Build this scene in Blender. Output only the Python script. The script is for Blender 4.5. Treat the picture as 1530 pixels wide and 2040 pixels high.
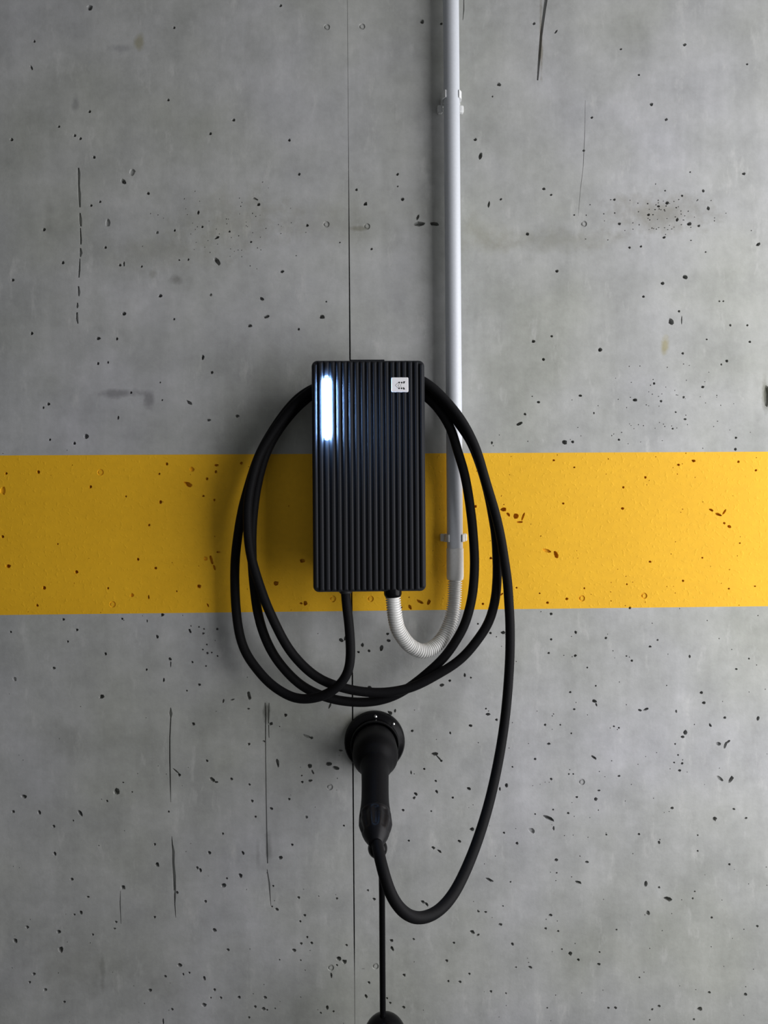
import bpy, bmesh, math, random
from mathutils import Vector, Matrix
from mathutils.geometry import delaunay_2d_cdt

for o in list(bpy.data.objects):
    bpy.data.objects.remove(o, do_unlink=True)
scene = bpy.context.scene
C = scene.collection

# ------------------------------------------------------------------ camera
IW, IH = 1530.0, 2040.0
F_PX = 1416.7                       # 25 mm lens on a 36 mm tall sensor
CAM_D, CAM_Z = 1.133, 1.25
YAW, ROLL = math.radians(-1.7), math.radians(-0.42)
CAM_M = (Matrix.Translation((-CAM_D * math.tan(-YAW), -CAM_D, CAM_Z))
         @ Matrix.Rotation(YAW, 4, 'Z') @ Matrix.Rotation(math.pi / 2, 4, 'X') @ Matrix.Rotation(ROLL, 4, 'Z'))
cd = bpy.data.cameras.new('camera')
cam = bpy.data.objects.new('camera', cd); C.objects.link(cam)
cam.matrix_world = CAM_M
cd.sensor_fit = 'VERTICAL'; cd.sensor_height = 36; cd.sensor_width = 27
cd.lens = F_PX / IH * 36; cd.clip_start = 0.01
scene.camera = cam

# ------------------------------------------------------------------ light
scene.view_settings.view_transform = 'Standard'
scene.view_settings.look = 'None'
scene.view_settings.gamma = 1.0
scene.view_settings.use_curve_mapping = False
scene.view_settings.exposure = 0.0

world = bpy.data.worlds.new('daylight'); scene.world = world
world.use_nodes = True
wb = world.node_tree.nodes['Background']
wb.inputs['Color'].default_value = (0.95, 0.97, 1.0, 1)
wb.inputs['Strength'].default_value = 0.34

# daylight through the open doorway of the right-hand wall
ld = bpy.data.lights.new('doorway_daylight', 'AREA')
ld.shape = 'RECTANGLE'; ld.size = 1.9; ld.size_y = 1.6
ld.energy = 47; ld.color = (0.985, 0.975, 1.0)
lo = bpy.data.objects.new('doorway_daylight', ld); C.objects.link(lo)
lo.location = (1.24, -0.85, 1.29)
lo.rotation_euler = (0, math.radians(90), 0)


# ------------------------------------------------------------------ helpers
def W(px, py, y=0.0):
    """point of the place seen at photo pixel (px, py), at the given distance in front of the wall plane"""
    d = CAM_M.to_3x3() @ Vector(((px - IW / 2) / F_PX, -(py - IH / 2) / F_PX, -1.0))
    o = CAM_M.translation
    t = (y - o.y) / d.y
    return o + d * t


def mm_px(y):                       # metres per photo pixel at wall distance y
    return (CAM_D + y) / F_PX


def tag(o, label=None, cat=None, group=None, kind=None):
    if label: o['label'] = label
    if cat: o['category'] = cat
    if group: o['group'] = group
    if kind: o['kind'] = kind
    return o


def empty(name, loc):
    o = bpy.data.objects.new(name, None); C.objects.link(o)
    o.location = loc; o.empty_display_size = 0.05
    return o


def mesh_obj(name, verts, faces, mat, parent=None, smooth=False, loc=None, mat_idx=None):
    me = bpy.data.meshes.new(name)
    off = Vector(loc) if loc is not None else Vector((0, 0, 0))
    me.from_pydata([tuple(Vector(v) - off) for v in verts], [], faces)
    me.update()
    if isinstance(mat, (list, tuple)):
        for m in mat: me.materials.append(m)
    else:
        me.materials.append(mat)
    if smooth:
        me.polygons.foreach_set('use_smooth', [True] * len(me.polygons))
    o = bpy.data.objects.new(name, me); C.objects.link(o)
    if parent is not None:
        o.parent = parent
        po = Vector((0, 0, 0)); p = parent
        while p is not None:
            po += p.location; p = p.parent
        o.location = off - po
    else:
        o.location = off
    return o


def bm_obj(name, bm, mat, parent=None, smooth=False, loc=None, angle=None):
    bmesh.ops.recalc_face_normals(bm, faces=bm.faces[:])
    bm.verts.index_update()
    vs = [v.co.copy() for v in bm.verts]
    fs = [[v.index for v in f.verts] for f in bm.faces]
    bm.free()
    o = mesh_obj(name, vs, fs, mat, parent, smooth, loc)
    if angle is not None:
        o.data.shade_smooth() if hasattr(o.data, 'shade_smooth') else None
        o.data.set_sharp_from_angle(angle=math.radians(angle))
    return o


def add_box(bm, x0, x1, y0, y1, z0, z1, bev=0.0, seg=2):
    r = bmesh.ops.create_cube(bm, size=1.0)
    vs = r['verts']
    for v in vs:
        v.co = Vector(((x0 + x1) / 2 + v.co.x * (x1 - x0), (y0 + y1) / 2 + v.co.y * (y1 - y0), (z0 + z1) / 2 + v.co.z * (z1 - z0)))
    if bev > 0:
        es = list({e for v in vs for e in v.link_edges})
        bmesh.ops.bevel(bm, geom=es, offset=bev, segments=seg, affect='EDGES', profile=0.5)


def rounded_rect(x0, x1, z0, z1, r, n=6):
    pts = []
    for cx, cz, a0 in ((x1 - r, z1 - r, 0), (x0 + r, z1 - r, 90), (x0 + r, z0 + r, 180), (x1 - r, z0 + r, 270)):
        for i in range(n + 1):
            a = math.radians(a0 + 90 * i / n)
            pts.append((cx + r * math.cos(a), cz + r * math.sin(a)))
    return pts


def prism_y(bm, outline, layers):
    """outline in (x, z) -> solid through layers [(y, inset)]"""
    n = len(outline)
    cx = sum(p[0] for p in outline) / n; cz = sum(p[1] for p in outline) / n
    hw = max(abs(p[0] - cx) for p in outline); hh = max(abs(p[1] - cz) for p in outline)
    rings = []
    for y, ins in layers:
        rings.append([bm.verts.new((cx + (p[0] - cx) * (hw - ins) / hw, y, cz + (p[1] - cz) * (hh - ins) / hh)) for p in outline])
    for a, b in zip(rings[:-1], rings[1:]):
        for i in range(n):
            bm.faces.new((a[i], a[(i + 1) % n], b[(i + 1) % n], b[i]))
    bm.faces.new(rings[0]); bm.faces.new(rings[-1][::-1])


def catmull(pts, step=0.003, smooth=0):
    P = [Vector(p) for p in pts]
    P = [P[0] * 2 - P[1]] + P + [P[-1] * 2 - P[-2]]
    out = []
    for i in range(1, len(P) - 2):
        p0, p1, p2, p3 = P[i - 1:i + 3]
        n = max(2, int((p2 - p1).length / step))
        for k in range(n):
            t = k / n
            out.append(0.5 * ((2 * p1) + (p2 - p0) * t + (2 * p0 - 5 * p1 + 4 * p2 - p3) * t * t + (3 * p1 - p0 - 3 * p2 + p3) * t ** 3))
    out.append(P[-2])
    for _ in range(smooth):
        out = [out[0]] + [(out[i - 1] + out[i] * 2 + out[i + 1]) / 4 for i in range(1, len(out) - 1)] + [out[-1]]
    return out


def sweep(path, radii, n=20, cap=True, squash=None, flute=None):
    """tube along path; radii scalar or list"""
    m = len(path)
    if not isinstance(radii, (list, tuple)): radii = [radii] * m
    T = []
    for i in range(m):
        a = path[max(0, i - 1)]; b = path[min(m - 1, i + 1)]
        T.append((b - a).normalized())
    ref = Vector((1, 0, 0)) if abs(T[0].x) < 0.8 else Vector((0, 0, 1))
    nrm = (ref - T[0] * ref.dot(T[0])).normalized()
    vs, fs = [], []
    for i in range(m):
        nrm = (nrm - T[i] * nrm.dot(T[i])).normalized()
        bn = T[i].cross(nrm)
        sq = squash[i] if squash else 1.0
        for k in range(n):
            a = 2 * math.pi * k / n
            r = radii[i]
            if flute and flute[i]:
                r *= 1.0 - flute[i] * (0.5 - 0.5 * math.cos(a * 10))
            vs.append(path[i] + nrm * (math.cos(a) * r) + bn * (math.sin(a) * r * sq))
    for i in range(m - 1):
        for k in range(n):
            fs.append((i * n + k, i * n + (k + 1) % n, (i + 1) * n + (k + 1) % n, (i + 1) * n + k))
    if cap:
        fs.append(tuple(range(n))[::-1]); fs.append(tuple(range((m - 1) * n, m * n)))
    return vs, fs


def lathe(profile, origin, axis, n=40):
    """profile [(r, h)] revolved about axis at origin"""
    axis = Vector(axis).normalized()
    u = Vector((1, 0, 0)) if abs(axis.x) < 0.8 else Vector((0, 0, 1))
    u = (u - axis * u.dot(axis)).normalized(); v = axis.cross(u)
    o = Vector(origin); vs, fs = [], []
    rows = []
    for r, h in profile:
        if r < 1e-6:
            rows.append([len(vs)]); vs.append(o + axis * h)
        else:
            rows.append(list(range(len(vs), len(vs) + n)))
            for k in range(n):
                a = 2 * math.pi * k / n
                vs.append(o + axis * h + (u * math.cos(a) + v * math.sin(a)) * r)
    for a, b in zip(rows[:-1], rows[1:]):
        for k in range(n):
            k2 = (k + 1) % n
            if len(a) == 1 and len(b) == 1: continue
            if len(a) == 1: fs.append((a[0], b[k2], b[k]))
            elif len(b) == 1: fs.append((a[k], a[k2], b[0]))
            else: fs.append((a[k], a[k2], b[k2], b[k]))
    return vs, fs


def sharp(o, ang=35):
    o.data.polygons.foreach_set('use_smooth', [True] * len(o.data.polygons))
    o.data.set_sharp_from_angle(angle=math.radians(ang))
    return o


# ------------------------------------------------------------------ materials
def new_mat(name):
    m = bpy.data.materials.new(name); m.use_nodes = True
    nt = m.node_tree
    return m, nt, nt.nodes['Principled BSDF']


def N(nt, typ, **kw):
    n = nt.nodes.new(typ)
    for k, v in kw.items():
        if k.startswith('i_'):
            n.inputs[k[2:].replace('_', ' ')].default_value = v
        else:
            setattr(n, k, v)
    return n


def noise_tex(nt, vec, scale, detail=4, rough=0.55):
    n = N(nt, 'ShaderNodeTexNoise')
    n.inputs['Scale'].default_value = scale; n.inputs['Detail'].default_value = detail; n.inputs['Roughness'].default_value = rough
    nt.links.new(vec, n.inputs['Vector'])
    return n.outputs['Fac']


def ramp(nt, fac, a, b, p0=0.35, p1=0.65):
    r = N(nt, 'ShaderNodeValToRGB')
    r.color_ramp.elements[0].position = p0; r.color_ramp.elements[0].color = (*a, 1)
    r.color_ramp.elements[1].position = p1; r.color_ramp.elements[1].color = (*b, 1)
    nt.links.new(fac, r.inputs['Fac'])
    return r.outputs['Color']


def mix(nt, a, b, fac, mode='MIX'):
    m = N(nt, 'ShaderNodeMix', data_type='RGBA', blend_type=mode)
    for sock, v in ((m.inputs['Factor'], fac), (m.inputs[6], a), (m.inputs[7], b)):
        if hasattr(v, 'is_output'): nt.links.new(v, sock)
        elif isinstance(v, (int, float)): sock.default_value = v
        else: sock.default_value = (*v, 1)
    return m.outputs[2]


def plastic(name, col, rough=0.45, spec=0.5, scale=400, var=0.15, bump=0.0):
    m, nt, b = new_mat(name)
    tc = N(nt, 'ShaderNodeTexCoord')
    f = noise_tex(nt, tc.outputs['Object'], scale, 3)
    c = ramp(nt, f, [x * (1 - var) for x in col], [x * (1 + var) for x in col], 0.3, 0.7)
    nt.links.new(c, b.inputs['Base Color'])
    b.inputs['Roughness'].default_value = rough
    b.inputs['Specular IOR Level'].default_value = spec
    if bump:
        bp = N(nt, 'ShaderNodeBump'); bp.inputs['Strength'].default_value = bump; bp.inputs['Distance'].default_value = 0.0005
        nt.links.new(f, bp.inputs['Height']); nt.links.new(bp.outputs['Normal'], b.inputs['Normal'])
    return m


# stains on the concrete, plus shade painted beside the plug holder: photo pixel centre, radii in px, colour factor, strength, edge raggedness
STAINS_AND_SHADE = [
    (1310, 425, 120, 46, (0.60, 0.58, 0.50), 0.75), (1110, 478, 170, 26, (0.72, 0.71, 0.64), 0.6), (960, 470, 70, 40, (0.80, 0.78, 0.70), 0.5),
    (470, 440, 130, 70, (0.75, 0.74, 0.66), 0.6), (330, 505, 130, 40, (0.8, 0.79, 0.72), 0.5), (640, 440, 120, 55, (0.85, 0.84, 0.78), 0.5),
    (245, 784, 42, 11, (0.55, 0.54, 0.55), 0.8), (300, 795, 13, 22, (0.55, 0.54, 0.55), 0.8), (350, 557, 17, 11, (0.55, 0.54, 0.52), 0.7),
    (305, 545, 9, 14, (0.6, 0.6, 0.55), 0.6), (1325, 690, 10, 22, (0.86, 0.78, 0.50), 0.9), (278, 85, 11, 18, (0.72, 0.68, 0.50), 0.8),
    (150, 205, 9, 20, (0.6, 0.6, 0.62), 0.7), (235, 96, 22, 9, (0.7, 0.7, 0.72), 0.6), (531, 1418, 8, 22, (0.4, 0.4, 0.38), 0.9),
    (535, 1690, 9, 36, (0.5, 0.5, 0.48), 0.6), (514, 1700, 6, 34, (0.6, 0.6, 0.58), 0.5), (205, 1940, 6, 46, (0.6, 0.6, 0.58), 0.45),
    (150, 1930, 110, 70, (0.75, 0.75, 0.73), 0.6), (340, 1960, 70, 60, (0.8, 0.8, 0.78), 0.5), (130, 1480, 60, 50, (0.8, 0.8, 0.78), 0.5),
    (700, 1440, 60, 40, (0.75, 0.74, 0.62), 0.6), (1525, 790, 9, 34, (0.45, 0.45, 0.38), 0.9), (1078, 80, 4, 80, (0.55, 0.50, 0.40), 0.8),  # first entry paints the shade at the plug holder's upper left edge
    (96, 430, 10, 45, (0.75, 0.75, 0.74), 0.6), (720, 455, 22, 6, (0.6, 0.58, 0.5), 0.7), (1300, 1100, 1, 1, (1, 1, 1), 0.0),
]


def concrete_material():
    m, nt, b = new_mat('cast_concrete')
    L = nt.links
    tc = N(nt, 'ShaderNodeTexCoord'); obj = tc.outputs['Object']
    big = noise_tex(nt, obj, 3.0, 3)
    col = ramp(nt, big, (0.366, 0.374, 0.348), (0.430, 0.432, 0.454), 0.35, 0.68)
    cloud = noise_tex(nt, obj, 11, 6, 0.6)
    col = mix(nt, col, ramp(nt, cloud, (0.76, 0.77, 0.75), (1.14, 1.14, 1.13), 0.30, 0.72), 0.85, 'MULTIPLY')
    fine = noise_tex(nt, obj, 60, 6, 0.7)
    col = mix(nt, col, ramp(nt, fine, (0.88, 0.88, 0.87), (1.08, 1.08, 1.08), 0.3, 0.7), 0.7, 'MULTIPLY')
    # vertical trails left by the formwork
    mp = N(nt, 'ShaderNodeMapping'); mp.inputs['Scale'].default_value = (26, 1, 2.2); L.new(obj, mp.inputs['Vector'])
    trails = noise_tex(nt, mp.outputs['Vector'], 1.0, 5, 0.65)
    col = mix(nt, col, ramp(nt, trails, (0.90, 0.90, 0.89), (1.07, 1.07, 1.06), 0.32, 0.7), 0.7, 'MULTIPLY')
    # pale lime bloom in thin veins
    mp2 = N(nt, 'ShaderNodeMapping'); mp2.inputs['Scale'].default_value = (34, 1, 12); L.new(obj, mp2.inputs['Vector'])
    veins = noise_tex(nt, mp2.outputs['Vector'], 1.0, 7, 0.7)
    col = mix(nt, col, (0.56, 0.56, 0.54), ramp(nt, veins, (0, 0, 0), (0.5, 0.5, 0.5), 0.57, 0.72))
    # stains, and the painted holder shade
    sep = noise_tex(nt, obj, 38, 5, 0.6)
    for (px, py, rx, ry, c, s) in STAINS_AND_SHADE:
        if s <= 0: continue
        p = W(px, py, 0.0); k = mm_px(0.0)
        sub = N(nt, 'ShaderNodeVectorMath', operation='SUBTRACT'); L.new(obj, sub.inputs[0]); sub.inputs[1].default_value = (p.x, 0, p.z)
        mul = N(nt, 'ShaderNodeVectorMath', operation='MULTIPLY'); L.new(sub.outputs[0], mul.inputs[0]); mul.inputs[1].default_value = (1 / (rx * k), 0, 1 / (ry * k))
        ln = N(nt, 'ShaderNodeVectorMath', operation='LENGTH'); L.new(mul.outputs[0], ln.inputs[0])
        ad = N(nt, 'ShaderNodeMath', operation='MULTIPLY_ADD'); L.new(sep, ad.inputs[0]); ad.inputs[1].default_value = 2.2; L.new(ln.outputs['Value'], ad.inputs[2])
        mr = N(nt, 'ShaderNodeMapRange'); L.new(ad.outputs[0], mr.inputs['Value'])
        mr.inputs['From Min'].default_value = 2.15; mr.inputs['From Max'].default_value = 1.25 if min(rx, ry) > 24 else 1.45
        mr.inputs['To Min'].default_value = 0; mr.inputs['To Max'].default_value = s
        col = mix(nt, col, c, mr.outputs['Result'], 'MULTIPLY')
    L.new(col, b.inputs['Base Color'])
    b.inputs['Roughness'].default_value = 0.72
    b.inputs['Specular IOR Level'].default_value = 0.3
    hb = N(nt, 'ShaderNodeMath', operation='ADD'); L.new(cloud, hb.inputs[0]); L.new(fine, hb.inputs[1])
    bp = N(nt, 'ShaderNodeBump'); bp.inputs['Strength'].default_value = 0.10; bp.inputs['Distance'].default_value = 0.004
    L.new(hb.outputs[0], bp.inputs['Height']); L.new(bp.outputs['Normal'], b.inputs['Normal'])
    return m


def yellow_material():
    m, nt, b = new_mat('yellow_wall_paint')
    L = nt.links
    tc = N(nt, 'ShaderNodeTexCoord'); obj = tc.outputs['Object']
    f = noise_tex(nt, obj, 9, 5)
    col = ramp(nt, f, (0.76, 0.415, 0.009), (0.82, 0.455, 0.012), 0.3, 0.7)
    fine = noise_tex(nt, obj, 90, 5, 0.6)
    col = mix(nt, col, ramp(nt, fine, (0.93, 0.92, 0.9), (1.04, 1.04, 1.04), 0.3, 0.7), 0.7, 'MULTIPLY')
    L.new(col, b.inputs['Base Color'])
    b.inputs['Roughness'].default_value = 0.7
    b.inputs['Specular IOR Level'].default_value = 0.34
    bl = noise_tex(nt, obj, 170, 2, 0.5)
    mr = ramp(nt, bl, (0, 0, 0), (1, 1, 1), 0.56, 0.70)
    bp = N(nt, 'ShaderNodeBump'); bp.inputs['Strength'].default_value = 0.22; bp.inputs['Distance'].default_value = 0.001
    L.new(mr, bp.inputs['Height']); L.new(bp.outputs['Normal'], b.inputs['Normal'])
    return m


M_CONC = concrete_material()
M_YEL = yellow_material()
M_ROOM = plastic('rough_grey_concrete', (0.15, 0.15, 0.145), 0.85, 0.2, 6, 0.2)
M_PIPE = plastic('grey_white_pvc', (0.54, 0.565, 0.60), 0.38, 0.45, 300, 0.03)
M_HOSE = plastic('pale_grey_hose_plastic', (0.66, 0.66, 0.64), 0.5, 0.4, 300, 0.04)
M_CLIP = plastic('light_grey_clip_plastic', (0.66, 0.67, 0.66), 0.45, 0.4, 300, 0.04)
M_BOX = plastic('anthracite_housing', (0.015, 0.016, 0.019), 0.5, 0.15, 900, 0.15, 0.05)
M_BACK = plastic('black_rear_housing', (0.010, 0.010, 0.011), 0.55, 0.4, 500)
M_RUB = plastic('black_cable_rubber', (0.0060, 0.0060, 0.0066), 0.6, 0.07, 500)
M_PLUG = plastic('black_plug_plastic', (0.0050, 0.0050, 0.0056), 0.5, 0.07, 500)
M_GLOSS = plastic('glossy_black_plastic', (0.004, 0.004, 0.0045), 0.25, 0.10, 500)
M_BADGE = plastic('white_badge', (0.80, 0.79, 0.80), 0.4, 0.4, 300, 0.02)
M_INK = plastic('black_print', (0.012, 0.012, 0.012), 0.6, 0.3, 300)
M_INKG = plastic('grey_print', (0.20, 0.20, 0.20), 0.6, 0.3, 300)


def metal():
    m, nt, b = new_mat('bright_steel')
    tc = N(nt, 'ShaderNodeTexCoord')
    c = ramp(nt, noise_tex(nt, tc.outputs['Object'], 500, 3), (0.55, 0.55, 0.55), (0.75, 0.75, 0.75))
    nt.links.new(c, b.inputs['Base Color'])
    b.inputs['Metallic'].default_value = 1.0; b.inputs['Roughness'].default_value = 0.22
    return m


def led():
    m, nt, b = new_mat('blue_white_status_light')
    tc = N(nt, 'ShaderNodeTexCoord')
    c = ramp(nt, noise_tex(nt, tc.outputs['Object'], 60, 2), (0.26, 0.50, 1.0), (0.32, 0.56, 1.0))
    b.inputs['Base Color'].default_value = (0.8, 0.85, 0.9, 1)
    nt.links.new(c, b.inputs['Emission Color'])
    b.inputs['Emission Strength'].default_value = 650.0
    return m


M_STEEL = metal()
M_LED = led()

# ------------------------------------------------------------------ room shell
X_L, X_R, Y_F, Z_C = -2.6, 1.20, -3.4, 2.7


M_FLOOR = plastic('dark_garage_floor', (0.07, 0.07, 0.07), 0.8, 0.3, 8, 0.25)


def shell(name, boxes, mat=None):
    bm = bmesh.new()
    for b in boxes: add_box(bm, *b)
    o = bm_obj(name, bm, mat or M_ROOM)
    return tag(o, kind='structure')


shell('floor', [(X_L - 0.2, X_R + 1.2, Y_F, 0.25, -0.15, 0.0)], M_FLOOR)
shell('ceiling', [(X_L - 0.2, X_R + 0.2, Y_F, 0.25, Z_C, Z_C + 0.15)])
shell('wall_left', [(X_L - 0.2, X_L, Y_F, 0.25, 0.0, Z_C)])
shell('wall_right', [(X_R, X_R + 0.2, -0.04, 0.25, 0.0, Z_C), (X_R, X_R + 0.2, Y_F, -1.68, 0.0, Z_C), (X_R, X_R + 0.2, -1.68, -0.04, 2.27, Z_C), (X_R, X_R + 0.2, -1.68, -0.04, 0.0, 0.31)])
wall_back = shell('wall_back', [(X_L, X_R, 0.05, 0.25, 0.0, Z_C)])
wall_back['label'] = 'grey cast concrete wall with a yellow painted band, pitted by air holes'

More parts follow.
